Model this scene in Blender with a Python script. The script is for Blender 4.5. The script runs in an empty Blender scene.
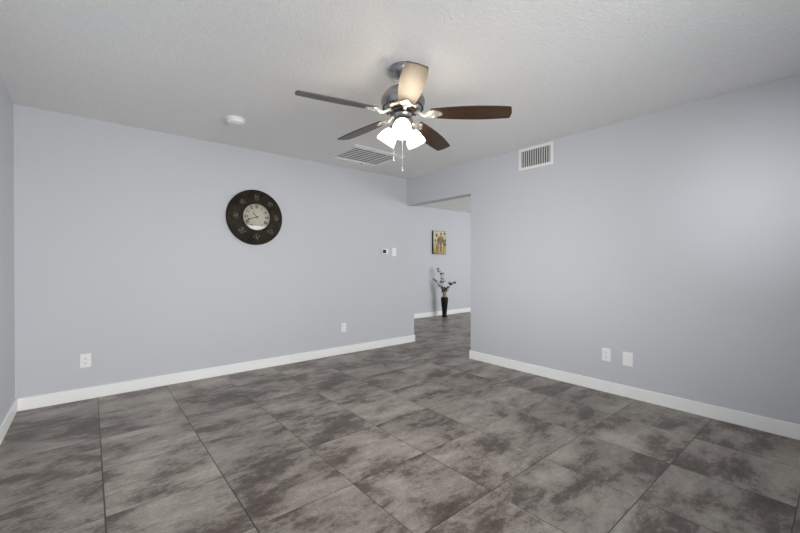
import bpy, bmesh, math, random
from math import pi, sin, cos, radians as R
from mathutils import Vector, Matrix

# ------------------------------------------------------------------ camera, light, exposure
C = bpy.context.scene.collection
sc = bpy.context.scene
FPX, YAW, PITCH = 374.4, 50.348, 0.32
cam_d = bpy.data.cameras.new('camera')
cam_d.sensor_fit = 'HORIZONTAL'; cam_d.sensor_width = 36.0
cam_d.lens = 36.0 * FPX / 800.0
cam_d.clip_start = 0.02
cam = bpy.data.objects.new('camera', cam_d); C.objects.link(cam)
cam.location = (0, 0, 1.17)
cam.rotation_euler = (R(90 - PITCH), 0, R(YAW - 90))
sc.camera = cam

w = bpy.data.worlds.new('daylight'); sc.world = w; w.use_nodes = True
wn = w.node_tree.nodes; wl = w.node_tree.links
bg = wn['Background']; bg.inputs['Color'].default_value = (0.80, 0.90, 1.0, 1); bg.inputs['Strength'].default_value = 0.72


def area(name, loc, rot, sx, sy, power, col, spread=180):
    d = bpy.data.lights.new(name, 'AREA'); d.shape = 'RECTANGLE'; d.size = sx; d.size_y = sy
    d.energy = power; d.color = col; d.spread = R(spread)
    o = bpy.data.objects.new(name, d); C.objects.link(o); o.location = loc; o.rotation_euler = rot
    return o


# window daylight; the back fills and side lamps are added for wall brightness
WH = (1.0, 1.0, 1.0)
area('daylight_back_window', (1.15, -0.36, 1.30), (R(90), 0, 0), 2.2, 1.4, 18.5, WH, 100)
area('added_back_fill_right', (2.2, -0.36, 1.40), (R(90), 0, 0), 1.3, 1.3, 2.6, WH, 180)  # extra fill, added with the two aimed lamps below to balance the walls
area('added_back_fill_left', (0.9, -0.36, 1.3), (R(90), 0, R(-40)), 1.4, 1.4, 14.5, WH, 90)
area('added_back_fill_middle', (1.6, -0.36, 1.3), (R(80), 0, R(35)), 1.4, 1.0, 15.5, WH, 80)
area('added_side_fill', (-0.52, 2.2, 1.1), (R(90), 0, R(-90)), 1.5, 0.8, 2.3, WH, 48)  # added lamp that lifts the right wall
area('added_side_beam', (-0.52, 0.36, 1.66), (R(90), 0, R(-90)), 0.5, 0.16, 0.70, WH, 21)  # added narrow beam brightening the near end of the right wall
area('daylight_hall_window', (7.3, 1.60, 1.25), (R(108), 0, 0), 2.2, 2.0, 96, (0.97, 0.99, 1.0), 180)

sc.view_settings.view_transform = 'Standard'; sc.view_settings.look = 'None'
sc.view_settings.gamma = 1.0; sc.view_settings.use_curve_mapping = False
sc.view_settings.exposure = 0.08
sc.cycles.use_denoising = True
sc.cycles.max_bounces = 12; sc.cycles.diffuse_bounces = 8
sc.cycles.sample_clamp_indirect = 6.0

# ------------------------------------------------------------------ materials
def srgb(r, g, b):
    f = lambda v: (v / 255 / 12.92) if v / 255 <= 0.04045 else ((v / 255 + 0.055) / 1.055) ** 2.4
    return (f(r), f(g), f(b), 1)


class NT:
    def __init__(s, name):
        s.m = bpy.data.materials.new(name); s.m.use_nodes = True
        s.t = s.m.node_tree; s.b = s.t.nodes['Principled BSDF']

    def n(s, typ, **kw):
        o = s.t.nodes.new(typ)
        for k, v in kw.items(): setattr(o, k, v)
        return o

    def l(s, a, b): s.t.links.new(a, b)

    def math(s, op, a, b=None, c=None):
        o = s.n('ShaderNodeMath', operation=op)
        for i, v in enumerate((a, b, c)):
            if v is None: continue
            if isinstance(v, (int, float)): o.inputs[i].default_value = v
            else: s.l(v, o.inputs[i])
        return o.outputs[0]

    def mix(s, f, a, b, blend='MIX'):
        o = s.n('ShaderNodeMix', data_type='RGBA', blend_type=blend)
        for i, v in ((0, f), (6, a), (7, b)):
            if isinstance(v, (int, float)): o.inputs[i].default_value = v
            elif isinstance(v, tuple): o.inputs[i].default_value = v
            else: s.l(v, o.inputs[i])
        return o.outputs[2]

    def coord(s):
        g = s.n('ShaderNodeNewGeometry'); return g.outputs['Position']

    def obj_coord(s):
        g = s.n('ShaderNodeTexCoord'); return g.outputs['Object']

    def noise(s, vec, scale, detail=2, rough=0.5, dist=0):
        o = s.n('ShaderNodeTexNoise'); s.l(vec, o.inputs['Vector'])
        o.inputs['Scale'].default_value = scale; o.inputs['Detail'].default_value = detail
        o.inputs['Roughness'].default_value = rough; o.inputs['Distortion'].default_value = dist
        return o.outputs['Fac']

    def ramp(s, f, stops):
        o = s.n('ShaderNodeValToRGB'); s.l(f, o.inputs[0]); e = o.color_ramp.elements
        while len(e) < len(stops): e.new(0.5)
        for el, (p, c) in zip(e, stops):
            el.position = p; el.color = c if isinstance(c, tuple) else (c, c, c, 1)
        return o.outputs[0]

    def scale(s, vec, xyz):
        o = s.n('ShaderNodeMapping'); s.l(vec, o.inputs[0]); o.inputs['Scale'].default_value = xyz
        return o.outputs[0]

    def bump(s, h, strength, dist):
        o = s.n('ShaderNodeBump'); s.l(h, o.inputs['Height'])
        o.inputs['Strength'].default_value = strength; o.inputs['Distance'].default_value = dist
        s.l(o.outputs[0], s.b.inputs['Normal'])

    def set(s, color=None, rough=None, metal=None, spec=None):
        if color is not None:
            if isinstance(color, tuple): s.b.inputs['Base Color'].default_value = color
            else: s.l(color, s.b.inputs['Base Color'])
        if rough is not None:
            if isinstance(rough, (int, float)): s.b.inputs['Roughness'].default_value = rough
            else: s.l(rough, s.b.inputs['Roughness'])
        if metal is not None: s.b.inputs['Metallic'].default_value = metal
        if spec is not None: s.b.inputs['Specular IOR Level'].default_value = spec
        return s.m


def varied(name, c, rough=0.5, metal=0.0, amt=0.06, scale=30, spec=0.5):
    """plain finish with a faint procedural variation"""
    k = NT(name); f = k.noise(k.obj_coord(), scale, 3)
    lo = tuple(v * (1 - amt) for v in c[:3]) + (1,); hi = tuple(min(1, v * (1 + amt)) for v in c[:3]) + (1,)
    return k.set(k.mix(f, lo, hi), rough, metal, spec)


def paint(name, c, bump=0.12, sc_=90, rough=0.75, dist=0.002):
    k = NT(name); p = k.coord()
    f = k.noise(p, 1.3, 2)
    lo = tuple(v * 0.985 for v in c[:3]) + (1,); hi = tuple(v * 1.015 for v in c[:3]) + (1,)
    h = k.noise(p, sc_, 3, 0.6)
    k.bump(h, bump, dist)
    return k.set(k.mix(f, lo, hi), rough, 0, 0.25)


M = {}
M['wall'] = paint('wall_paint', (0.571, 0.583, 0.609, 1))
# sprayed ceiling texture
k = NT('ceiling_texture'); p = k.coord()
h1 = k.noise(p, 55, 3, 0.6, 0.5); h2 = k.noise(p, 140, 2)
h = k.math('ADD', k.ramp(h1, [(0.42, 0.0), (0.60, 1.0)]), k.math('MULTIPLY', h2, 0.4))
k.bump(h, 0.45, 0.005)
M['ceiling'] = k.set(k.mix(h1, (0.78, 0.775, 0.765, 1), (0.90, 0.895, 0.885, 1)), 0.9, 0, 0.1)
M['trim'] = paint('white_trim_paint', (0.92, 0.92, 0.905, 1), 0.03, 60, 0.4)
M['plastic'] = varied('white_plastic', (0.86, 0.86, 0.85, 1), 0.35, 0, 0.02)
M['dark_slot'] = varied('dark_recess_and_shade', (0.02, 0.02, 0.02, 1), 0.6)
M['vent_white'] = varied('white_enamel', (0.82, 0.82, 0.81, 1), 0.4, 0, 0.03)

# floor tiles: square stone-look tiles on a straight grid
TX0, TX, TY0, TY = 0.051, 0.5135, 0.163, 0.5095
k = NT('floor_tile'); p = k.coord()
sep = k.n('ShaderNodeSeparateXYZ'); k.l(p, sep.inputs[0])
u = k.math('DIVIDE', k.math('SUBTRACT', sep.outputs[0], TX0), TX)
v = k.math('DIVIDE', k.math('SUBTRACT', sep.outputs[1], TY0), TY)
iu = k.math('FLOOR', u); iv = k.math('FLOOR', v)
fu = k.math('SUBTRACT', u, iu); fv = k.math('SUBTRACT', v, iv)
cmb = k.n('ShaderNodeCombineXYZ'); k.l(iu, cmb.inputs[0]); k.l(iv, cmb.inputs[1])
wn_ = k.n('ShaderNodeTexWhiteNoise', noise_dimensions='3D'); k.l(cmb.outputs[0], wn_.inputs['Vector'])
off = k.n('ShaderNodeVectorMath', operation='SCALE'); k.l(wn_.outputs['Color'], off.inputs[0]); off.inputs['Scale'].default_value = 37.0
add = k.n('ShaderNodeVectorMath', operation='ADD'); k.l(p, add.inputs[0]); k.l(off.outputs[0], add.inputs[1])
tv = add.outputs[0]
big = k.noise(k.scale(tv, (0.75, 1.25, 1)), 3.1, 6, 0.62, 0.35)
mid = k.noise(k.scale(tv, (0.7, 1.5, 1)), 12, 5, 0.65, 0.3)
fine = k.noise(k.scale(tv, (0.8, 1.3, 1)), 42, 6, 0.78)
blot = k.math('ADD', k.math('MULTIPLY', big, 0.62), k.math('ADD', k.math('MULTIPLY', mid, 0.24), k.math('MULTIPLY', fine, 0.22)))
col = k.ramp(blot, [(0.41, (0.062, 0.048, 0.039, 1)), (0.485, (0.118, 0.096, 0.081, 1)), (0.535, (0.238, 0.212, 0.187, 1)), (0.66, (0.400, 0.368, 0.328, 1))])
hue = k.noise(k.scale(tv, (1, 1, 1)), 2.0, 2)
col = k.mix(k.math('MULTIPLY', hue, 0.25), col, k.mix(1.0, col, (1.0, 0.86, 0.78, 1), 'MULTIPLY'))
tile_tone = k.math('ADD', 0.88, k.math('MULTIPLY', wn_.outputs['Value'], 0.24))
tt = k.n('ShaderNodeCombineColor'); [k.l(tile_tone, tt.inputs[i]) for i in range(3)]
col = k.mix(1.0, col, tt.outputs[0], 'MULTIPLY')
grit = k.noise(k.scale(tv, (0.9, 1.2, 1)), 130, 3, 0.8)
col = k.mix(0.75, col, k.mix(1.0, col, k.ramp(grit, [(0.36, 0.55), (0.64, 1.0)]), 'MULTIPLY'))
col = k.mix(1.0, col, (1.14, 1.125, 1.11, 1), 'MULTIPLY')
spk = k.ramp(k.noise(tv, 55, 3, 0.75), [(0.655, 0.0), (0.72, 1.0)])
col = k.mix(k.math('MULTIPLY', spk, 0.5), col, (0.40, 0.385, 0.36, 1))
du = k.math('MULTIPLY', k.math('MINIMUM', fu, k.math('SUBTRACT', 1.0, fu)), TX)
dv = k.math('MULTIPLY', k.math('MINIMUM', fv, k.math('SUBTRACT', 1.0, fv)), TY)
# joint width varies from line to line
cu = k.n('ShaderNodeTexWhiteNoise', noise_dimensions='1D'); k.l(k.math('ROUND', u), cu.inputs['W'])
cv = k.n('ShaderNodeTexWhiteNoise', noise_dimensions='1D'); k.l(k.math('ADD', k.math('ROUND', v), 31.0), cv.inputs['W'])
left_open = k.math('LESS_THAN', u, 1.5)          # the joints near the left wall gape widest
wu = k.math('ADD', k.math('ADD', 0.0014, k.math('MULTIPLY', cu.outputs['Value'], 0.0007)), k.math('MULTIPLY', left_open, 0.0014))
near_open = k.math('LESS_THAN', v, 2.5)
wv = k.math('ADD', k.math('ADD', 0.0014, k.math('MULTIPLY', cv.outputs['Value'], 0.0008)), k.math('MULTIPLY', near_open, 0.0006))
joint = k.math('MAXIMUM', k.math('LESS_THAN', du, wu), k.math('LESS_THAN', dv, wv))
col = k.mix(k.math('MULTIPLY', joint, 0.92), col, (0.022, 0.019, 0.017, 1))
k.bump(k.math('ADD', k.math('MULTIPLY', joint, -1.0), k.math('MULTIPLY', fine, 0.25)), 0.35, 0.002)
M['floor'] = k.set(col, k.math('ADD', 0.26, k.math('MULTIPLY', mid, 0.22)), 0, 0.45)

# walnut fan blades (grain runs along the blade, its local x)
k = NT('walnut_blade'); p = k.obj_coord()
g = k.noise(k.scale(p, (2.5, 55, 20)), 2.2, 5, 0.65, 0.5)
g2 = k.noise(k.scale(p, (1.2, 9, 5)), 2.0, 3)
c_ = k.ramp(k.math('ADD', k.math('MULTIPLY', g, 0.7), k.math('MULTIPLY', g2, 0.3)), [(0.32, (0.018, 0.009, 0.005, 1)), (0.5, (0.042, 0.021, 0.011, 1)), (0.68, (0.085, 0.045, 0.022, 1))])
M['walnut'] = k.set(c_, 0.34, 0, 0.5)
M['nickel'] = varied('brushed_nickel', (0.36, 0.36, 0.37, 1), 0.30, 1.0, 0.08, 60)
M['chrome'] = varied('satin_silver', (0.66, 0.655, 0.64, 1), 0.42, 0.85, 0.04, 40)
M['motor_dark'] = varied('dark_metal', (0.03, 0.03, 0.032, 1), 0.4, 0.6)
# frosted lit glass
k = NT('lit_frosted_glass'); k.set((0.9, 0.88, 0.84, 1), 0.4)
sp = k.n('ShaderNodeSeparateXYZ'); k.l(k.obj_coord(), sp.inputs[0])
gl = k.ramp(k.math('MULTIPLY', sp.outputs[2], -10.0), [(0.0, 0.03), (0.2, 0.15), (0.5, 1.0), (0.80, 0.85), (0.92, 0.16), (0.985, 0.03)])
k.b.inputs['Emission Color'].default_value = (1.0, 0.82, 0.57, 1)
k.l(k.math('MULTIPLY', gl, 17.0), k.b.inputs['Emission Strength'])
M['lit_glass'] = k.m
k = NT('lit_bulb'); k.set((1, 1, 1, 1), 0.5)
k.b.inputs['Emission Color'].default_value = (1.0, 0.90, 0.74, 1); k.b.inputs['Emission Strength'].default_value = 40.0
M['bulb'] = k.m

# clock
k = NT('aged_bronze'); p = k.obj_coord()
f = k.noise(p, 9, 5, 0.65, 0.4); f2 = k.noise(k.scale(p, (1, 1, 1)), 26, 4, 0.7)
c_ = k.ramp(f, [(0.36, (0.008, 0.007, 0.004, 1)), (0.52, (0.020, 0.014, 0.008, 1)), (0.68, (0.040, 0.028, 0.015, 1))])
c_ = k.mix(k.math('MULTIPLY', k.ramp(f2, [(0.55, 0.0), (0.72, 1.0)]), 0.5), c_, (0.030, 0.036, 0.022, 1))
k.bump(f2, 0.3, 0.004)
M['bronze'] = k.set(c_, 0.6, 0.0, 0.2)
M['verdigris'] = varied('verdigris_relief', (0.13, 0.145, 0.10, 1), 0.6, 0, 0.45, 60)
M['dial'] = varied('cream_dial', (0.50, 0.47, 0.385, 1), 0.6, 0, 0.06, 14)
M['ink'] = varied('black_ink', (0.022, 0.02, 0.02, 1), 0.5)
k = NT('clear_glass'); k.set((1, 1, 1, 1), 0.03)
k.b.inputs['Transmission Weight'].default_value = 1.0; k.b.inputs['IOR'].default_value = 1.01
k.b.inputs['Alpha'].default_value = 0.06; k.b.inputs['Coat Weight'].default_value = 1.0; k.b.inputs['Coat Roughness'].default_value = 0.02
M['glass'] = k.m
M['screen'] = varied('dark_display', (0.018, 0.02, 0.022, 1), 0.25)

# hall
M['canvas_edge'] = varied('black_canvas_edge', (0.018, 0.016, 0.018, 1), 0.6)
k = NT('gold_painted_ground'); p = k.obj_coord()
f = k.noise(k.scale(p, (1.0, 1, 0.5)), 9, 5, 0.65, 0.5)
sp = k.n('ShaderNodeSeparateXYZ'); k.l(p, sp.inputs[0])
top = k.ramp(k.math('ADD', sp.outputs[2], k.math('MULTIPLY', k.math('SUBTRACT', f, 0.5), 0.25)), [(0.15, 0.0), (0.32, 1.0)])
low = k.ramp(f, [(0.35, (0.20, 0.11, 0.03, 1)), (0.6, (0.50, 0.36, 0.14, 1))])
hi = k.ramp(f, [(0.35, (0.46, 0.38, 0.22, 1)), (0.6, (0.66, 0.60, 0.42, 1))])
M['gold_ground'] = k.set(k.mix(top, low, hi), 0.6)
M['umber'] = varied('umber_brush_paint', (0.10, 0.065, 0.035, 1), 0.6, 0, 0.5, 40)
M['ochre'] = varied('ochre_brush_paint', (0.27, 0.18, 0.07, 1), 0.6, 0, 0.4, 40)
M['cream_paint'] = varied('cream_brush_paint', (0.62, 0.56, 0.38, 1), 0.6, 0, 0.2, 40)
M['vase_dark'] = varied('dark_brown_ceramic', (0.010, 0.008, 0.006, 1), 0.55, 0, 0.4, 25, 0.2)
M['vase_neck'] = varied('taupe_woven_neck', (0.33, 0.27, 0.21, 1), 0.8, 0, 0.3, 70)
M['stem'] = varied('brown_stem', (0.085, 0.055, 0.03, 1), 0.7, 0, 0.3)
M['leaf'] = varied('dark_olive_leaf', (0.045, 0.045, 0.022, 1), 0.55, 0, 0.4, 35)
M['dry_leaf'] = varied('dry_brown_leaf', (0.10, 0.058, 0.022, 1), 0.65, 0, 0.4, 35)
M['blossom'] = varied('cream_blossom', (0.66, 0.63, 0.54, 1), 0.6, 0, 0.12, 50)
M['window_frame'] = varied('white_vinyl', (0.75, 0.75, 0.75, 1), 0.4, 0, 0.02)

# ------------------------------------------------------------------ mesh helpers
def bx(bm, x0, x1, y0, y1, z0, z1, mat=None, mi=0, bevel=0.0):
    r = bmesh.ops.create_cube(bm, size=1.0)
    vs = r['verts']
    for v_ in vs:
        v_.co = Vector(((x0 + x1) / 2 + v_.co.x * (x1 - x0), (y0 + y1) / 2 + v_.co.y * (y1 - y0), (z0 + z1) / 2 + v_.co.z * (z1 - z0)))
        if mat is not None: v_.co = mat @ v_.co
    fs = {f for v_ in vs for f in v_.link_faces}
    for f in fs: f.material_index = mi
    if bevel:
        bmesh.ops.bevel(bm, geom=list({e for v_ in vs for e in v_.link_edges}), offset=bevel, segments=2, affect='EDGES', profile=0.5)
    return vs


def lathe(bm, prof, n=48, mat=None, mi=0, cap0=False, cap1=False, smooth=True):
    rings = []
    for (r, z) in prof:
        if r < 1e-6:
            v_ = bm.verts.new((0, 0, z)); rings.append([v_]); continue
        rings.append([bm.verts.new((r * cos(2 * pi * i / n), r * sin(2 * pi * i / n), z)) for i in range(n)])
    fs = []
    for a, b in zip(rings, rings[1:]):
        for i in range(n):
            j = (i + 1) % n
            if len(a) == 1 and len(b) == 1: continue
            if len(a) == 1: fs.append(bm.faces.new((a[0], b[j], b[i])))
            elif len(b) == 1: fs.append(bm.faces.new((a[i], a[j], b[0])))
            else: fs.append(bm.faces.new((a[i], a[j], b[j], b[i])))
    if cap0 and len(rings[0]) > 1: fs.append(bm.faces.new(list(reversed(rings[0]))))
    if cap1 and len(rings[-1]) > 1: fs.append(bm.faces.new(rings[-1]))
    for f in fs: f.smooth = smooth; f.material_index = mi
    if mat is not None:
        for r_ in rings:
            for v_ in r_: v_.co = mat @ v_.co
    return fs


def tube(bm, pts, rad, n=8, mi=0):
    """tube along pts; rad a number or list"""
    pts = [Vector(p_) for p_ in pts]; rings = []
    up = Vector((0.31, 0.17, 0.93)).normalized()
    for i, p_ in enumerate(pts):
        t = (pts[min(i + 1, len(pts) - 1)] - pts[max(i - 1, 0)]).normalized()
        a = t.cross(up)
        if a.length < 0.05: a = t.cross(Vector((1, 0, 0)))
        a.normalize(); b = t.cross(a)
        r = rad[i] if isinstance(rad, (list, tuple)) else rad
        rings.append([bm.verts.new(p_ + (a * cos(2 * pi * j / n) + b * sin(2 * pi * j / n)) * r) for j in range(n)])
    for a, b in zip(rings, rings[1:]):
        for j in range(n):
            f = bm.faces.new((a[j], a[(j + 1) % n], b[(j + 1) % n], b[j])); f.smooth = True; f.material_index = mi
    for r_ in (rings[0], rings[-1]):
        f = bm.faces.new(r_); f.material_index = mi


def prism(bm, outline, z0, z1, mat=None, mi=0):
    lo = [bm.verts.new((x, y, z0)) for x, y in outline]; hi = [bm.verts.new((x, y, z1)) for x, y in outline]
    fs = [bm.faces.new(list(reversed(lo))), bm.faces.new(hi)]
    n = len(outline)
    for i in range(n):
        j = (i + 1) % n; fs.append(bm.faces.new((lo[i], lo[j], hi[j], hi[i])))
    for f in fs: f.material_index = mi
    if mat is not None:
        for v_ in lo + hi: v_.co = mat @ v_.co
    return fs


def obj(name, bm, mats, parent=None, loc=None, rot=None):
    bmesh.ops.recalc_face_normals(bm, faces=bm.faces[:])
    me = bpy.data.meshes.new(name); bm.to_mesh(me); bm.free()
    for m in (mats if isinstance(mats, list) else [mats]): me.materials.append(m)
    o = bpy.data.objects.new(name, me); C.objects.link(o)
    if parent is not None: o.parent = parent
    if loc is not None: o.location = loc
    if rot is not None: o.rotation_euler = rot
    return o


def tag(o, label, cat, group=None, kind=None):
    o['label'] = label; o['category'] = cat
    if group: o['group'] = group
    if kind: o['kind'] = kind
    return o


def thing(name, label, cat, loc, rot=(0, 0, 0), group=None):
    o = bpy.data.objects.new(name, None); C.objects.link(o); o.location = loc; o.rotation_euler = rot
    o.empty_display_size = 0.1
    return tag(o, label, cat, group)


def struct(name, bm, m, label, cat):
    o = obj(name, bm, m); tag(o, label, cat, None, 'structure'); return o


def B(): return bmesh.new()


# ------------------------------------------------------------------ the rooms
XL, XB, YA, YC, H = -0.461, 3.644, 4.237, 6.029, 2.44
YJ = 3.020            # right jamb of the opening
TW = 0.146            # thickness of the right wall
XH = XB + TW          # its hall side
YK = -0.30            # wall behind the camera
XE = 9.0              # end of the hall room
YS = 1.5              # hall room's near wall
ZD = 2.050            # underside of the header
BH, BT = 0.101, 0.013

bm = B(); bx(bm, XL - 0.15, XE + 0.15, YK - 0.15, YC + 0.15, -0.10, 0.0)
struct('floor', bm, M['floor'], 'grey-brown mottled stone-look square tile floor through both rooms', 'floor')
bm = B(); bx(bm, XL - 0.15, XE + 0.15, YK - 0.15, YC + 0.15, H, H + 0.12)
struct('ceiling', bm, M['ceiling'], 'white sprayed-texture flat ceiling', 'ceiling')

# left wall with an added window outside the frame, made for the side lamps
WLy0, WLy1, WLz0, WLz1 = 0.05, 3.0, 0.65, 2.05
bm = B()
bx(bm, XL - 0.15, XL, YK - 0.15, WLy0, 0, H); bx(bm, XL - 0.15, XL, WLy1, YC + 0.15, 0, H)
bx(bm, XL - 0.15, XL, WLy0, WLy1, 0, WLz0); bx(bm, XL - 0.15, XL, WLy0, WLy1, WLz1, H)
struct('wall_left', bm, M['wall'], 'pale blue-grey painted wall at the left edge', 'wall')
# far wall (clock wall), running on to form the end of the opening
bm = B(); bx(bm, XL, XH, YA, YA + 0.12, 0, H)
struct('wall_far', bm, M['wall'], 'pale blue-grey painted wall behind the round clock', 'wall')
# right wall with the opening and its header
bm = B()
bx(bm, XB, XH, YK - 0.15, YJ, 0, H); bx(bm, XB, XH, YJ, YA, ZD, H)
bmesh.ops.remove_doubles(bm, verts=bm.verts[:], dist=1e-5)
struct('wall_right', bm, M['wall'], 'pale blue-grey painted wall on the right with the wide opening to the hall', 'wall')
# wall behind the camera with a wide window
WBx0, WBx1, WBz0, WBz1 = -0.1, 2.85, 0.5, 2.07
bm = B()
bx(bm, XL, WBx0, YK - 0.15, YK, 0, H); bx(bm, WBx1, XB, YK - 0.15, YK, 0, H)
bx(bm, WBx0, WBx1, YK - 0.15, YK, 0, WBz0); bx(bm, WBx0, WBx1, YK - 0.15, YK, WBz1, H)
struct('wall_back', bm, M['wall'], 'pale blue-grey wall behind the viewer', 'wall')
# hall room
bm = B(); bx(bm, XH, XE, YC, YC + 0.15, 0, H)
struct('wall_hall_far', bm, M['wall'], 'pale wall beyond the opening, behind the vase', 'wall')
bm = B(); bx(bm, XH - TW, XH, YA + 0.12, YC + 0.15, 0, H)
struct('wall_hall_left', bm, M['wall'], 'hall side wall behind the clock wall', 'wall')
bm = B(); bx(bm, XE, XE + 0.15, YS - 0.15, YC + 0.15, 0, H)
struct('wall_hall_right', bm, M['wall'], 'hall end wall', 'wall')
HWx0, HWx1, HWz0, HWz1 = 6.2, 8.4, 0.2, 2.3
bm = B()
bx(bm, XH, HWx0, YS - 0.15, YS, 0, H); bx(bm, HWx1, XE, YS - 0.15, YS, 0, H)
bx(bm, HWx0, HWx1, YS - 0.15, YS, 0, HWz0); bx(bm, HWx0, HWx1, YS - 0.15, YS, HWz1, H)
struct('wall_hall_near', bm, M['wall'], 'hall wall with the daylight window', 'wall')


def base(name, x0, x1, y0, y1, label):
    b = B(); bx(b, x0, x1, y0, y1, 0, BH, bevel=0.003)
    struct(name, b, M['trim'], label, 'baseboard')


bm = B(); bx(bm, XL + BT, XH + BT, YA - BT, YA, 0, BH, bevel=0.003); bx(bm, XH, XH + BT, YA, YA + 0.12, 0, BH, bevel=0.003)
struct('baseboard_far', bm, M['trim'], 'white baseboard along the clock wall, returning round its end', 'baseboard')
base('baseboard_left', XL, XL + BT, YK, YA - BT, 'white baseboard along the left wall')
bm = B(); bx(bm, XB - BT, XB, YK, YJ + BT, 0, BH, bevel=0.003); bx(bm, XB, XH, YJ, YJ + BT, 0, BH, bevel=0.003)
struct('baseboard_right', bm, M['trim'], 'white baseboard along the right wall, returning into the opening', 'baseboard')
base('baseboard_hall', XH + BT, XE, YC - BT, YC, 'white baseboard along the hall wall behind the vase')
base('baseboard_back', XL + BT, XB - BT, YK, YK + BT, 'white baseboard behind the viewer')


# windows that let the daylight in (outside the frame; the left one is added)
def window(name, horizontal, a0, a1, z0, z1, c, depth, label):
    """horizontal: window in a wall of constant y (a along x); else constant x (a along y)"""
    b = B(); f = 0.05

    def box(p0, p1, q0, q1, d0, d1):
        if horizontal: bx(b, p0, p1, c + d0, c + d1, q0, q1)
        else: bx(b, c + d0, c + d1, p0, p1, q0, q1)
    box(a0, a0 + f, z0, z1, 0, depth); box(a1 - f, a1, z0, z1, 0, depth)
    box(a0 + f, a1 - f, z0, z0 + f, 0, depth); box(a0 + f, a1 - f, z1 - f, z1, 0, depth)
    m_ = (a0 + a1) / 2; box(m_ - f / 2, m_ + f / 2, z0 + f, z1 - f, 0, depth)
    o = struct(name, b, M['window_frame'], label, 'window')
    b2 = B()
    for (p0, p1) in ((a0 + f, m_ - f / 2), (m_ + f / 2, a1 - f)):
        if horizontal: bx(b2, p0, p1, c + depth * .4, c + depth * .5, z0 + f, z1 - f)
        else: bx(b2, c + depth * .4, c + depth * .5, p0, p1, z0 + f, z1 - f)
    obj('pane', b2, M['glass'], o)


window('window_1', True, WBx0, WBx1, WBz0, WBz1, YK - 0.14, 0.05, 'white framed wide window behind the viewer')
window('added_side_window', False, WLy0, WLy1, WLz0, WLz1, XL - 0.14, 0.05, 'added white framed window in the left wall, out of view')
window('window_3', True, HWx0, HWx1, HWz0, HWz1, YS - 0.14, 0.05, 'white framed window lighting the hall')

# ------------------------------------------------------------------ ceiling fan
FX, FY = 1.565, 1.858
fan = thing('ceiling_fan', 'five-blade walnut and nickel ceiling fan with three lit glass shades', 'ceiling fan', (FX, FY, H))
Z = lambda z: z - H                                 # local z
bm = B(); lathe(bm, [(0, Z(2.44)), (0.082, Z(2.44)), (0.083, Z(2.432)), (0.078, Z(2.412)), (0.064, Z(2.392)), (0.044, Z(2.378)), (0.026, Z(2.371)), (0.02, Z(2.366)), (0, Z(2.366))], 48)
can = obj('canopy', bm, M['nickel'], fan)
for a in (40, 160, 280):
    b = B(); bmesh.ops.create_uvsphere(b, u_segments=10, v_segments=6, radius=0.006)
    obj('screw', b, M['motor_dark'], can, (0.0735 * cos(R(a)), 0.0735 * sin(R(a)), Z(2.405)))
bm = B(); lathe(bm, [(0.0125, Z(2.375)), (0.0125, Z(2.315))], 24, cap0=True, cap1=True)
obj('downrod', bm, M['nickel'], fan)
bm = B(); lathe(bm, [(0, Z(2.3390)), (0.03, Z(2.3390)), (0.034, Z(2.3180)), (0.062, Z(2.3100)), (0.098, Z(2.2930)), (0.125, Z(2.2660)), (0.139, Z(2.2380)), (0.143, Z(2.2170)), (0.139, Z(2.2060)), (0.136, Z(2.2020)), (0.136, Z(2.1980)), (0.130, Z(2.1860)), (0.112, Z(2.1720)), (0.09, Z(2.1640)), (0, Z(2.1640))], 64)
mot = obj('motor_housing', bm, M['nickel'], fan)
bm = B()
for i in range(32):
    a = 2 * pi * i / 32
    mt = Matrix.Rotation(a, 4, 'Z') @ Matrix.Translation((0.1225, 0, Z(2.1815))) @ Matrix.Rotation(R(-52), 4, 'Y')
    bx(bm, -0.003, 0.003, -0.006, 0.006, -0.012, 0.012, mt)
obj('vent_slots', bm, M['motor_dark'], mot)
bm = B(); lathe(bm, [(0.08, Z(2.1680)), (0.088, Z(2.1650)), (0.088, Z(2.1530)), (0.08, Z(2.1500)), (0, Z(2.1500))], 48)
obj('flywheel', bm, M['motor_dark'], fan)
bm = B(); lathe(bm, [(0.050, Z(2.1510)), (0.058, Z(2.1450)), (0.060, Z(2.1370)), (0.056, Z(2.1310)), (0.056, Z(2.1070)), (0.063, Z(2.1010)), (0.066, Z(2.0910)), (0.062, Z(2.0810)), (0.05, Z(2.0710)), (0.035, Z(2.0610)), (0.018, Z(2.0550)), (0.012, Z(2.0450)), (0, Z(2.0420))], 48)
obj('switch_housing', bm, M['nickel'], fan)
# blades
RB0, RB1, PIT = 0.185, 0.665, 12.5
zb = Z(2.145)
BLADES = ((164.0, 1.1), (235.7, -3.2), (309.0, -3.7), (20.5, -3.6), (94.0, -0.3))   # heading and the slight droop of each


def half_width(t):
    return 0.047 + (0.068 - 0.047) * sin(min(t / 0.62, 1.0) * pi / 2) - (0.012 * ((t - 0.62) / 0.38) ** 1.6 if t > 0.62 else 0)


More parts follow.
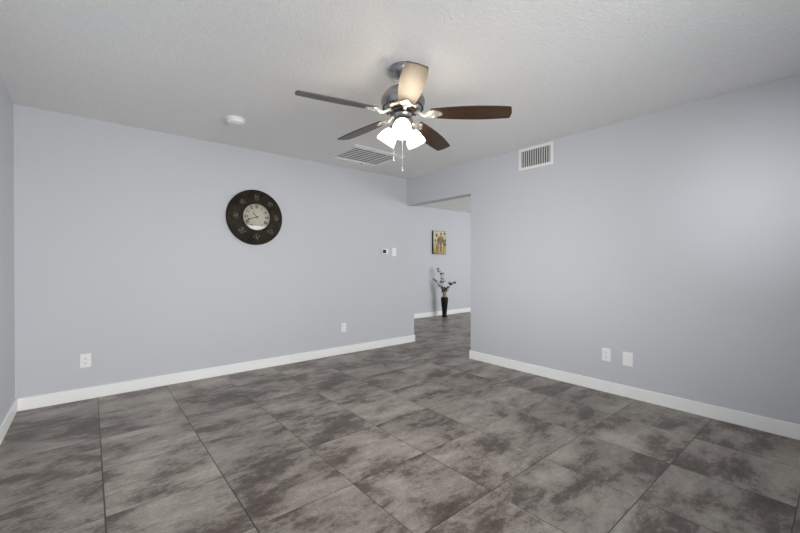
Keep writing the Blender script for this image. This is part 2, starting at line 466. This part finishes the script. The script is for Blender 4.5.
side = [(RB0 + (RB1 - RB0) * i / 24, half_width(i / 24)) for i in range(25)]
tipc = [(RB1 + 0.008, side[-1][1] - 0.010)]
outl = [(RB0 - 0.004, -side[0][1] + 0.012)] + [(x, -y) for x, y in side] + [(RB1 + 0.009, -side[-1][1] + 0.009), (RB1 + 0.015, 0.0), (RB1 + 0.009, side[-1][1] - 0.009)] + [(x, y) for x, y in reversed(side)] + [(RB0 - 0.004, side[0][1] - 0.012)]
bm = B(); prism(bm, outl, -0.003, 0.003)
blade_me = None
iron_me = None
for i in range(5):
    ang = R(BLADES[i][0])
    rot = (Matrix.Rotation(ang, 4, 'Z') @ Matrix.Rotation(R(-BLADES[i][1]), 4, 'Y') @ Matrix.Rotation(R(-PIT), 4, 'X')).to_euler()
    if i == 0:
        blade = obj('blade', bm, M['walnut'], fan, (0, 0, zb), rot); blade_me = blade
        b = B()
        # bracket: arm out of the flywheel, then a shaped plate under the blade root
        tube(b, [(0.075, 0, 0.014), (0.105, 0, 0.006), (0.135, 0, -0.012), (0.165, 0, -0.013), (0.19, 0, -0.009)], [0.012, 0.011, 0.011, 0.010, 0.006], 10)
        plate = [(0.150, -0.012), (0.170, -0.030), (0.192, -0.040), (0.212, -0.037), (0.222, -0.026), (0.236, -0.020), (0.252, -0.010), (0.256, 0.0), (0.252, 0.010), (0.236, 0.020), (0.222, 0.026), (0.212, 0.037), (0.192, 0.040), (0.170, 0.030), (0.150, 0.012)]
        prism(b, plate, -0.0085, -0.0032)
        for (sx, sy) in ((0.198, -0.027), (0.198, 0.027), (0.240, 0)):
            lathe(b, [(0.0055, -0.0085), (0.0045, -0.0115), (0, -0.0122)], 10, Matrix.Translation((sx, sy, 0)))
        iron = obj('blade_bracket', b, M['chrome'], blade); iron_me = iron
    else:
        c = blade_me.copy(); C.objects.link(c); c.parent = fan; c.rotation_euler = rot
        d = iron_me.copy(); C.objects.link(d); d.parent = c
# lamps
shade_me = None
prof_o = [(0.026, 0.006), (0.033, 0.0), (0.041, -0.012), (0.049, -0.032), (0.056, -0.056), (0.0615, -0.080), (0.064, -0.098)]
prof_i = [(0.0605, -0.098), (0.058, -0.080), (0.0525, -0.056), (0.0455, -0.032), (0.037, -0.012), (0.028, 0.0)]
for i, a in enumerate((227, 4, 116)):
    mt = Matrix.Rotation(R(a), 4, 'Z') @ Matrix.Translation((0.074, 0, Z(2.063 if i == 0 else 2.051))) @ Matrix.Rotation(R(-36), 4, 'Y')
    if i == 0:
        b = B(); lathe(b, [(0, 0.026), (0.016, 0.026), (0.024, 0.020), (0.030, 0.006), (0.030, -0.004), (0.0, -0.004)], 32)
        tube(b, [(-0.045, 0, 0.045), (-0.02, 0, 0.038), (0, 0, 0.022)], 0.009, 10)
        hold = obj('shade_holder', b, M['nickel'], fan); hold.matrix_local = mt
        b = B(); lathe(b, prof_o + prof_i, 40)
        shade = obj('lamp_shade', b, M['lit_glass'], hold, (0, 0, 0)); shade['label'] = 'white frosted glass bell shade, lit'
        b = B(); lathe(b, [(0, -0.004), (0.013, -0.006), (0.013, -0.022), (0.024, -0.044), (0.027, -0.058), (0.022, -0.074), (0.010, -0.083), (0, -0.085)], 24)
        bulb = obj('bulb', b, M['bulb'], hold)
        first = (hold, shade, bulb)
    else:
        h_ = first[0].copy(); C.objects.link(h_); h_.parent = fan; h_.matrix_local = mt
        for s_ in first[1:]:
            d = s_.copy(); C.objects.link(d); d.parent = h_
# pull chains
rgt = Vector((sin(R(YAW)), -cos(R(YAW)), 0)); fwd = Vector((cos(R(YAW)), sin(R(YAW)), 0))
for off_, zend in ((-0.060 * rgt + 0.01 * fwd, 1.845), (-0.004 * rgt - 0.055 * fwd, 1.765)):
    b = B(); zt = Z(2.085)
    n = int((zt - Z(zend + 0.03)) / 0.006)
    tube(b, [(off_.x, off_.y, zt), (off_.x, off_.y, Z(zend + 0.02))], 0.0011, 6)
    for j in range(n):
        lathe(b, [(0, 0.002), (0.0019, 0.001), (0.0019, -0.001), (0, -0.002)], 6, Matrix.Translation((off_.x, off_.y, zt - j * 0.006)))
    pc = obj('pull_chain', b, M['chrome'], fan)
    b = B(); lathe(b, [(0, 0.012), (0.003, 0.011), (0.0045, 0.0), (0.0055, -0.012), (0.004, -0.018), (0, -0.019)], 12)
    obj('chain_pull', b, M['chrome'], pc, (off_.x, off_.y, Z(zend + 0.012)))

# ------------------------------------------------------------------ smoke detector
sd = thing('smoke_detector', 'round white smoke detector on the ceiling above the clock wall', 'smoke detector', (0.985, 3.44, H))
bm = B(); lathe(bm, [(0, 0), (0.083, 0), (0.083, -0.010), (0.079, -0.013), (0, -0.013)], 48)
obj('base', bm, M['plastic'], sd)
bm = B(); lathe(bm, [(0.073, -0.012), (0.0745, -0.024), (0.070, -0.036), (0.060, -0.042), (0.025, -0.044), (0, -0.044)], 48)
cv_ = obj('cover', bm, M['plastic'], sd)
bm = B(); lathe(bm, [(0, -0.0435), (0.012, -0.0435), (0.012, -0.046), (0.010, -0.047), (0, -0.047)], 20, Matrix.Translation((0.022, -0.01, 0)))
obj('test_button', bm, M['vent_white'], cv_)

# ------------------------------------------------------------------ return air grille on the ceiling
gx0, gx1, gy0, gy1 = 2.150, 2.858, 3.345, 3.935
gr = thing('return_air_grille', 'large white louvred return air grille in the ceiling near the corner', 'air grille', ((gx0 + gx1) / 2, (gy0 + gy1) / 2, H))
hx, hy = (gx1 - gx0) / 2, (gy1 - gy0) / 2
bm = B(); fw = 0.032
bx(bm, -hx, hx, -hy, -hy + fw, -0.012, 0, bevel=0.003); bx(bm, -hx, hx, hy - fw, hy, -0.012, 0, bevel=0.003)
bx(bm, -hx, -hx + fw, -hy + fw, hy - fw, -0.012, 0, bevel=0.003); bx(bm, hx - fw, hx, -hy + fw, hy - fw, -0.012, 0, bevel=0.003)
obj('frame', bm, M['vent_white'], gr)
bm = B(); f1 = fw + 0.004; f2 = f1 + 0.022
bx(bm, -hx + f1, hx - f1, -hy + f1, -hy + f2, -0.016, -0.001, bevel=0.002); bx(bm, -hx + f1, hx - f1, hy - f2, hy - f1, -0.016, -0.001, bevel=0.002)
bx(bm, -hx + f1, -hx + f2, -hy + f2, hy - f2, -0.016, -0.001, bevel=0.002); bx(bm, hx - f2, hx - f1, -hy + f2, hy - f2, -0.016, -0.001, bevel=0.002)
gd = obj('hinged_frame', bm, M['vent_white'], gr)
bm = B(); bx(bm, -hx + f2, hx - f2, -hy + f2, hy - f2, -0.0012, 0.0)
obj('duct_shade_panel', bm, varied('grey_duct_shade', (0.16, 0.16, 0.16, 1), 0.9), gr)  # flat grey panel, the duct's shade put into its colour
bm = B(); N = 8
for i in range(N):
    y = -hy + f2 + (2 * hy - 2 * f2) * (i + 0.5) / N
    mt = Matrix.Translation((0, y, -0.0048)) @ Matrix.Rotation(R(4), 4, 'X')
    bx(bm, -hx + f2, hx - f2, -0.0175, 0.0175, -0.0008, 0.0008, mt)
for xx in (-0.17, 0.0, 0.17): bx(bm, xx - 0.003, xx + 0.003, -hy + f2, hy - f2, -0.006, -0.003)
obj('louvers', bm, M['vent_white'], gd)
for xx in (0.10, ):
    bm = B(); lathe(bm, [(0.010, -0.015), (0.010, -0.020), (0.004, -0.022), (0, -0.022)], 16, Matrix.Translation((xx, hy - (f1 + f2) / 2, 0)))
    obj('latch', bm, M['motor_dark'], gd)

# ------------------------------------------------------------------ supply register on the right wall
vy0, vy1, vz0, vz1 = 1.945, 2.343, 2.194, 2.427
vr = thing('air_register', 'white supply air register high on the right wall', 'air register', (XB, (vy0 + vy1) / 2, (vz0 + vz1) / 2))
hy, hz = (vy1 - vy0) / 2, (vz1 - vz0) / 2; fw = 0.030
bm = B()
bx(bm, -0.010, 0, -hy, hy, -hz, -hz + fw, bevel=0.003); bx(bm, -0.010, 0, -hy, hy, hz - fw, hz, bevel=0.003)
bx(bm, -0.010, 0, -hy, -hy + fw, -hz + fw, hz - fw, bevel=0.003); bx(bm, -0.010, 0, hy - fw, hy, -hz + fw, hz - fw, bevel=0.003)
vf = obj('frame', bm, M['vent_white'], vr)
bm = B(); bx(bm, -0.0012, 0, -hy + fw, hy - fw, -hz + fw, hz - fw)
obj('duct_shade_panel', bm, M['dark_slot'], vr)  # wall is solid here; the duct's darkness is painted on this panel
bm = B(); N = 13
for i in range(N):
    y = -hy + fw + (2 * hy - 2 * fw) * (i + 0.5) / N
    mt = Matrix.Translation((-0.0075, y, 0)) @ Matrix.Rotation(R(62), 4, 'Z')
    bx(bm, -0.0072, 0.0072, -0.0009, 0.0009, -hz + fw, hz - fw, mt)
obj('louvers', bm, M['vent_white'], vr)
bm = B(); N = 9
for i in range(N):
    z = -hz + fw + (2 * hz - 2 * fw) * (i + 0.5) / N
    bx(bm, -0.0030, -0.0014, -hy + fw, hy - fw, z - 0.0035, z + 0.0035)
obj('rear_louvers', bm, varied('shaded_enamel', (0.30, 0.30, 0.30, 1), 0.5), vr)  # greyed to paint in the shade behind the front louvers
bm = B(); lathe(bm, [(0.006, 0), (0.005, 0.003), (0, 0.004)], 12, Matrix.Translation((-0.0125, -hy + fw + 0.012, -0.005)) @ Matrix.Rotation(R(-90), 4, 'Y'))
obj('damper_lever', bm, M['plastic'], vr)
for s_ in (-1, 1):
    bm = B(); lathe(bm, [(0.005, 0), (0.004, 0.0015), (0, 0.002)], 12, Matrix.Translation((-0.010, s_ * (hy - fw / 2), 0)) @ Matrix.Rotation(R(-90), 4, 'Y'))
    obj('screw', bm, M['trim'], vr)

# ------------------------------------------------------------------ wall clock: built facing +Z, then stood up against the far wall
ck = thing('wall_clock', 'large round dark bronze wall clock with small cream Roman dial', 'clock', (1.414, YA, 1.690), (R(90), 0, 0))
bm = B(); lathe(bm, [(0.0, 0.0), (0.300, 0.0), (0.304, 0.006), (0.304, 0.026), (0.298, 0.034), (0.288, 0.036), (0.278, 0.040), (0.230, 0.060), (0.180, 0.066), (0.158, 0.070), (0.152, 0.075), (0.147, 0.073), (0.146, 0.052), (0, 0.052)], 96)
obj('ring_frame', bm, M['bronze'], ck)
random.seed(4)
for i in range(8):
    a = 2 * pi * i / 8
    b = B()
    for j in range(9):     # leafy medallion
        aa = 2 * pi * j / 9 + random.uniform(-.3, .3); r_ = random.uniform(0.014, 0.030)
        ctr = Vector((r_ * cos(aa), r_ * sin(aa), 0.002))
        mt = Matrix.Translation(ctr) @ Matrix.Rotation(aa, 4, 'Z') @ Matrix.Scale(0.42, 4, (0, 1, 0)) @ Matrix.Scale(0.35, 4, (0, 0, 1))
        bmesh.ops.create_icosphere(b, subdivisions=1, radius=random.uniform(0.009, 0.013), matrix=mt)
    bmesh.ops.create_icosphere(b, subdivisions=1, radius=0.008, matrix=Matrix.Scale(0.5, 4, (0, 0, 1)))
    obj('medallion', b, M['verdigris'], ck, (0.218 * cos(a), 0.218 * sin(a), 0.0615))
bm = B(); lathe(bm, [(0, 0.0505), (0.146, 0.0505), (0.144, 0.0645), (0, 0.0645)], 64)
dl = obj('dial', bm, M['dial'], ck)
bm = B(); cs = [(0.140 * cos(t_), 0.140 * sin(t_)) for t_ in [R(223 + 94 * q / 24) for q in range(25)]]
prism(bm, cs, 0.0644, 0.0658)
obj('dial_glare', bm, varied('painted_glare', (0.82, 0.82, 0.80, 1), 0.5, 0, 0.03), dl)  # window glare on the dial, painted as a white strip
ROM = ['XII', 'I', 'II', 'III', 'IIII', 'V', 'VI', 'VII', 'VIII', 'IX', 'X', 'XI']


def stroke(b, x0, y0, x1, y1, t, mt):
    d = Vector((x1 - x0, y1 - y0)); n_ = Vector((-d.y, d.x)).normalized() * t / 2
    prism(b, [(x0 - n_.x, y0 - n_.y), (x1 - n_.x, y1 - n_.y), (x1 + n_.x, y1 + n_.y), (x0 + n_.x, y0 + n_.y)], 0.0644, 0.0652, mt)


for i, s_ in enumerate(ROM):
    ang = pi / 2 - 2 * pi * i / 12
    bm = B()
    mt = Matrix.Rotation(ang - pi / 2, 4, 'Z') @ Matrix.Translation((0, 0.113, 0))
    wd = {'I': 0.0075, 'V': 0.015, 'X': 0.015}; tot = sum(wd[c] for c in s_); x = -tot / 2; hh = 0.019
    for c in s_:
        m_ = x + wd[c] / 2
        if c == 'I': stroke(bm, m_, -hh, m_, hh, 0.0050, mt)
        elif c == 'V': stroke(bm, m_, -hh, m_ - 0.005, hh, 0.0052, mt); stroke(bm, m_, -hh, m_ + 0.005, hh, 0.003, mt)
        else: stroke(bm, m_ - 0.0055, hh, m_ + 0.0055, -hh, 0.0052, mt); stroke(bm, m_ - 0.0055, -hh, m_ + 0.0055, hh, 0.003, mt)
        x += wd[c]
    obj('numeral', bm, M['ink'], dl)


def hand(name, ang_deg, length, zz, spade):
    b = B(); mt = Matrix.Rotation(R(90 - ang_deg), 4, 'Z')
    prism(b, [(-0.022, -0.004), (length * 0.62, -0.003), (length * 0.62, 0.003), (-0.022, 0.004)], zz, zz + 0.0012, mt)
    s_ = spade; c_x = length * 0.62
    prism(b, [(c_x, -0.002), (c_x + s_ * 0.4, -s_ * 0.42), (c_x + s_ * 0.9, -s_ * 0.35), (length, 0), (c_x + s_ * 0.9, s_ * 0.35), (c_x + s_ * 0.4, s_ * 0.42), (c_x, 0.002)], zz, zz + 0.0012, mt)
    obj(name, b, M['ink'], dl)


hand('hour_hand', 322, 0.068, 0.0656, 0.016)
hand('minute_hand', 251, 0.115, 0.0672, 0.022)
bm = B(); lathe(bm, [(0, 0.0646), (0.007, 0.0646), (0.006, 0.0695), (0, 0.070)], 16)
obj('hand_hub', bm, M['ink'], dl)
bm = B(); lathe(bm, [(0, 0.0725), (0.148, 0.0725), (0.148, 0.0740), (0, 0.0740)], 64)
obj('glass_cover', bm, M['glass'], ck)

# ------------------------------------------------------------------ wall plates (built facing +Z, y up, then stood against their wall)
FAR = (R(90), 0, 0)                     # on the far wall, facing the room
RIGHT = (R(90), 0, R(-90))              # on the right wall


def plate_bm(wd, ht, dp=0.006):
    b = B(); bx(b, -wd / 2, wd / 2, -ht / 2, ht / 2, 0, dp, bevel=0.0025); return b


def outlet(loc, rot, label):
    t = thing('wall_outlet', label, 'outlet', loc, rot, 'duplex outlets low on the walls')
    obj('cover_plate', plate_bm(0.074, 0.118), M['plastic'], t)
    for s_ in (-1, 1):
        b = B(); prism(b, [(0.0165 * max(-.86, min(.86, cos(2 * pi * i / 24))) / .86, s_ * 0.0195 + 0.0145 * sin(2 * pi * i / 24)) for i in range(24)], 0.0055, 0.0075)
        rc = obj('receptacle', b, M['plastic'], t)
        b = B()
        for sx, hl in ((-0.0065, 0.0042), (0.0065, 0.0034)): bx(b, sx - 0.0012, sx + 0.0012, s_ * 0.0195 + 0.003 - hl, s_ * 0.0195 + 0.003 + hl, 0.0072, 0.0078)
        lathe(b, [(0.0026, 0.0072), (0.0026, 0.0078), (0, 0.0078)], 12, Matrix.Translation((0, s_ * 0.0195 - 0.0075, 0)))
        obj('slots', b, M['dark_slot'], rc)
    b = B(); lathe(b, [(0.003, 0.006), (0.0025, 0.0072), (0, 0.0075)], 12)
    obj('screw', b, M['trim'], t)


outlet((-0.030, YA, 0.336), FAR, 'white duplex outlet low on the clock wall near the left corner')
outlet((2.553, YA, 0.345), FAR, 'small white duplex outlet low on the clock wall nearer the hall opening')
outlet((XB, 1.431, 0.343), RIGHT, 'white duplex outlet low on the right wall, left of the blank plate')

bp = thing('blank_wall_plate', 'blank white wall plate low on the right wall beside the outlet', 'wall plate', (XB, 1.255, 0.336), RIGHT)
obj('cover_plate', plate_bm(0.080, 0.122), M['plastic'], bp)
for s_ in (-1, 1):
    b = B(); lathe(b, [(0.003, 0.006), (0.0025, 0.0072), (0, 0.0075)], 12, Matrix.Translation((0, s_ * 0.042, 0)))
    obj('screw', b, M['trim'], bp)

sw = thing('light_switch', 'white switch plate on the clock wall right of the thermostat', 'light switch', (3.399, YA, 1.350), FAR)
obj('cover_plate', plate_bm(0.074, 0.118), M['plastic'], sw)
b = B(); bx(b, -0.016, 0.016, -0.033, 0.033, 0.0055, 0.0085, bevel=0.0012)
obj('rocker', b, M['plastic'], sw)

th = thing('thermostat', 'small white thermostat with dark square screen near the wall corner', 'thermostat', (3.224, YA, 1.354), FAR)
b = B(); bx(b, -0.054, 0.054, -0.036, 0.036, 0, 0.022, bevel=0.005)
obj('body', b, M['plastic'], th)
b = B(); bx(b, -0.042, 0.014, -0.025, 0.024, 0.0215, 0.0232, bevel=0.0006)
obj('screen', b, M['screen'], th)
b = B()
for s_ in (-1, 1): bx(b, 0.026, 0.044, s_ * 0.014 - 0.007, s_ * 0.014 + 0.007, 0.0215, 0.0240, bevel=0.0008)
obj('buttons', b, M['plastic'], th)

# ------------------------------------------------------------------ painting in the hall
px0, px1, pz0, pz1, pd = 5.930, 6.345, 1.405, 1.930, 0.045
pt = thing('wall_painting', 'small gold and brown flower painting on black-edged canvas in the hall', 'painting', ((px0 + px1) / 2, YC, pz0))
hw = (px1 - px0) / 2; ph = pz1 - pz0
b = B(); bx(b, -hw, hw, -pd, 0, 0, ph, bevel=0.002)
obj('canvas', b, M['canvas_edge'], pt)
b = B(); bx(b, -hw + 0.004, hw - 0.004, -pd - 0.0012, -pd + 0.001, 0.006, ph - 0.006)
random.seed(11)
RX = Matrix.Rotation(R(90), 4, 'X')


def daub(b, x, z, rx, rz, mi, lift, a=0.0, n=14, wob=0.22):
    mt = Matrix.Translation((x, -pd - 0.0010 - lift, z)) @ RX
    ol = []
    for i in range(n):
        t = 2 * pi * i / n; k_ = 1 + random.uniform(-wob, wob)
        xx, zz = rx * cos(t) * k_, rz * sin(t) * k_
        ol.append((max(-hw + .006 - x, min(hw - .006 - x, xx * cos(a) - zz * sin(a))), xx * sin(a) + zz * cos(a)))
    prism(b, ol, 0, 0.0006, mt, mi)


def brush(b, pts, wd, mi, lift):
    for (x0, z0), (x1, z1) in zip(pts, pts[1:]):
        d = Vector((x1 - x0, z1 - z0)); n_ = Vector((-d.y, d.x)).normalized() * wd / 2
        mt = Matrix.Translation((0, -pd - 0.0010 - lift, 0)) @ RX
        prism(b, [(x0 - n_.x, z0 - n_.y), (x1 - n_.x, z1 - n_.y), (x1 + n_.x, z1 + n_.y), (x0 + n_.x, z0 + n_.y)], 0, 0.0006, mt, mi)


for i in range(26):
    daub(b, 0.035 + random.gauss(0, 0.05), 0.33 + random.gauss(0, 0.045), random.uniform(.02, .04), random.uniform(.015, .035), random.choice((1, 1, 2, 2)), 0.0004 + i * 0.00008, random.uniform(0, 3))
for (x, z, r_) in ((-0.10, 0.425, .030), (-0.145, 0.305, .027), (-0.06, 0.265, .026), (0.04, 0.465, .022), (0.15, 0.47, .026), (0.18, 0.22, .030), (0.17, 0.31, .028)):
    daub(b, x, z, r_, r_ * 1.1, 1, 0.0018); daub(b, x, z, r_ * 0.4, r_ * 0.4, 2, 0.0026)
for x0, x1, wd, mi in ((0.03, 0.05, .014, 1), (0.06, 0.03, .010, 2), (0.08, 0.10, .016, 3), (0.11, 0.08, .010, 1), (-0.02, 0.02, .012, 3), (0.14, 0.11, .010, 2)):
    brush(b, [(x1 * 0.4 + x0 * 0.6, 0.03), (x0, 0.15), (x1, 0.30)], wd, mi, 0.0008 + wd * 0.02)
brush(b, [(-0.10, 0.10), (-0.09, 0.24)], .022, 2, 0.0006); brush(b, [(-0.15, 0.05), (-0.16, 0.2)], .02, 3, 0.0006)
obj('painted_front', b, [M['gold_ground'], M['umber'], M['ochre'], M['cream_paint']], pt)

# ------------------------------------------------------------------ vase with dried branches
VX, VY = 6.075, 5.778
vs = thing('floor_vase', 'tall dark brown floor vase with taupe neck beside the hall wall', 'vase', (VX, VY, 0))
b = B(); lathe(b, [(0, 0), (0.060, 0), (0.063, 0.006), (0.060, 0.014), (0.051, 0.030), (0.049, 0.055), (0.055, 0.13), (0.064, 0.22), (0.074, 0.31), (0.081, 0.38), (0.081, 0.415), (0.074, 0.438), (0.058, 0.447)], 40)
obj('body', b, M['vase_dark'], vs)
b = B(); lathe(b, [(0.058, 0.447), (0.050, 0.460), (0.044, 0.480), (0.043, 0.51), (0.046, 0.54), (0.050, 0.56), (0.053, 0.568), (0.050, 0.569), (0.045, 0.555), (0.041, 0.535), (0.038, 0.51), (0.039, 0.48)], 40)
obj('neck', b, M['vase_neck'], vs)


def leaf(b, p_, d, ln, wd, mi, twist=0.0):
    """a folded leaf with a little thickness"""
    d = Vector(d).normalized(); s_ = d.cross(Vector((0.2, -0.6, 0.75))).normalized()
    s_ = (Matrix.Rotation(twist, 3, d) @ s_); n_ = d.cross(s_).normalized()
    p_ = Vector(p_); rows = []
    for t, w_ in ((0, 0.08), (0.2, 0.6), (0.45, 1.0), (0.75, 0.65), (1.0, 0.04)):
        c_ = p_ + d * ln * t - n_ * ln * 0.18 * t * t
        rows.append([c_ - s_ * wd / 2 * w_ + n_ * wd * 0.12 * w_, c_ - n_ * 0.0015, c_ + s_ * wd / 2 * w_ + n_ * wd * 0.12 * w_])
    th_ = n_ * 0.0016
    top_ = [[b.verts.new(q) for q in r_] for r_ in rows]; bot = [[b.verts.new(q - th_) for q in r_] for r_ in rows]
    fs = []
    for i in range(4):
        for j in range(2):
            fs.append(b.faces.new((top_[i][j], top_[i][j + 1], top_[i + 1][j + 1], top_[i + 1][j])))
            fs.append(b.faces.new((bot[i + 1][j], bot[i + 1][j + 1], bot[i][j + 1], bot[i][j])))
        for j in (0, 2): fs.append(b.faces.new((top_[i][j], top_[i + 1][j], bot[i + 1][j], bot[i][j])))
    for f in fs: f.material_index = mi; f.smooth = True


def branch(label, pts, leaves=(), blossoms=(), leaf_mat='leaf', twigs=(), seed=0):
    """pts in (right, toward-wall, up) metres from the vase base, along the picture's right axis"""
    random.seed(seed)
    o = thing('flower_branch', label, 'dried flower branch', (VX, VY, 0), (0, 0, 0), 'branches in the floor vase')
    W = lambda q: Vector((q[0] * rgt.x + q[1] * fwd.x, q[0] * rgt.y + q[1] * fwd.y, q[2]))
    b = B(); P = [W(q) for q in pts]
    tube(b, P, [0.005 - 0.003 * i / (len(P) - 1) for i in range(len(P))], 6)
    for tw in twigs: tube(b, [W(q) for q in tw], 0.002, 5)
    obj('stem', b, M['stem'], o)
    if leaves:
        b = B()
        for q, n_, ln in leaves:
            for _ in range(n_):
                a = random.uniform(0, 2 * pi)
                leaf(b, W(q) + Vector((random.uniform(-.012, .012),) * 3), (cos(a), sin(a) * .8, random.uniform(-.3, .9)), ln * random.uniform(.75, 1.2), ln * 0.5, 0, random.uniform(-1, 1))
        obj('leaves', b, M[leaf_mat], o)
    for q in blossoms:
        b = B(); c_ = W(q)
        for j in range(6):
            a = 2 * pi * j / 6 + random.uniform(-.2, .2)
            leaf(b, c_, (cos(a), sin(a), 0.35), 0.034, 0.028, 0, random.uniform(-.5, .5))
        bmesh.ops.create_icosphere(b, subdivisions=1, radius=0.010, matrix=Matrix.Translation(c_))
        obj('blossom', b, M['blossom'], o)


branch('tallest branch in the vase, cream blossoms up its left-leaning stem',
       [(-0.01, 0.0, 0.44), (-0.035, 0, 0.62), (-0.055, 0, 0.78), (-0.06, 0, 0.88), (-0.10, 0.0, 0.97), (-0.165, 0, 1.075)],
       [((-0.16, 0, 1.06), 5, .06), ((-0.125, 0, 1.00), 6, .06), ((-0.075, 0, 0.95), 7, .07), ((-0.055, 0, 0.85), 5, .06), ((-0.045, 0, 0.77), 6, .07)],
       [(-0.150, -0.02, 1.045), (-0.105, -0.02, 1.00), (-0.065, -0.02, 0.965), (-0.04, -0.02, 0.905), (-0.085, -0.02, 0.89), (-0.06, -.02, 0.83), (-0.02, -.02, 0.80), (-0.045, -.02, 0.73)],
       seed=2, twigs=[[(-0.06, 0, 0.90), (-0.03, 0, 0.94), (-0.02, 0, 0.97)]])
branch('lowest branch in the vase, arching out to the left with pale blossoms',
       [(-0.02, 0.0, 0.44), (-0.045, 0, 0.60), (-0.09, 0, 0.68), (-0.16, 0, 0.755), (-0.255, 0, 0.835)],
       [((-0.25, 0, 0.83), 4, .05), ((-0.20, 0, 0.79), 4, .05), ((-0.10, 0, 0.70), 4, .06)],
       [(-0.175, -0.02, 0.760), (-0.125, -0.02, 0.735), (-0.13, -0.02, 0.68), (-0.09, -0.02, 0.655), (-0.215, -0.02, 0.80)], seed=5)
branch('right-hand branch in the vase, dark leaves at its tip',
       [(0.02, 0.0, 0.44), (0.035, 0, 0.58), (0.075, 0, 0.66), (0.14, 0, 0.715), (0.215, 0, 0.755)],
       [((0.15, 0, 0.72), 9, .07), ((0.21, 0, 0.75), 7, .06), ((0.12, 0, 0.735), 4, .06)], [(0.185, -0.02, 0.765)], seed=7)
branch('short middle spray in the vase with dry brown leaves',
       [(0.0, 0.0, 0.44), (0.0, -0.01, 0.54), (0.005, -0.02, 0.64)],
       [((-0.02, -0.02, 0.575), 6, .075), ((0.025, -0.02, 0.58), 6, .075), ((-0.04, -0.02, 0.62), 6, .08), ((0.045, -0.02, 0.625), 6, .08), ((0.0, -0.02, 0.61), 7, .075), ((0.075, -0.02, 0.66), 4, .06), ((-0.065, -0.02, 0.65), 4, .06)], leaf_mat='dry_leaf', seed=9)
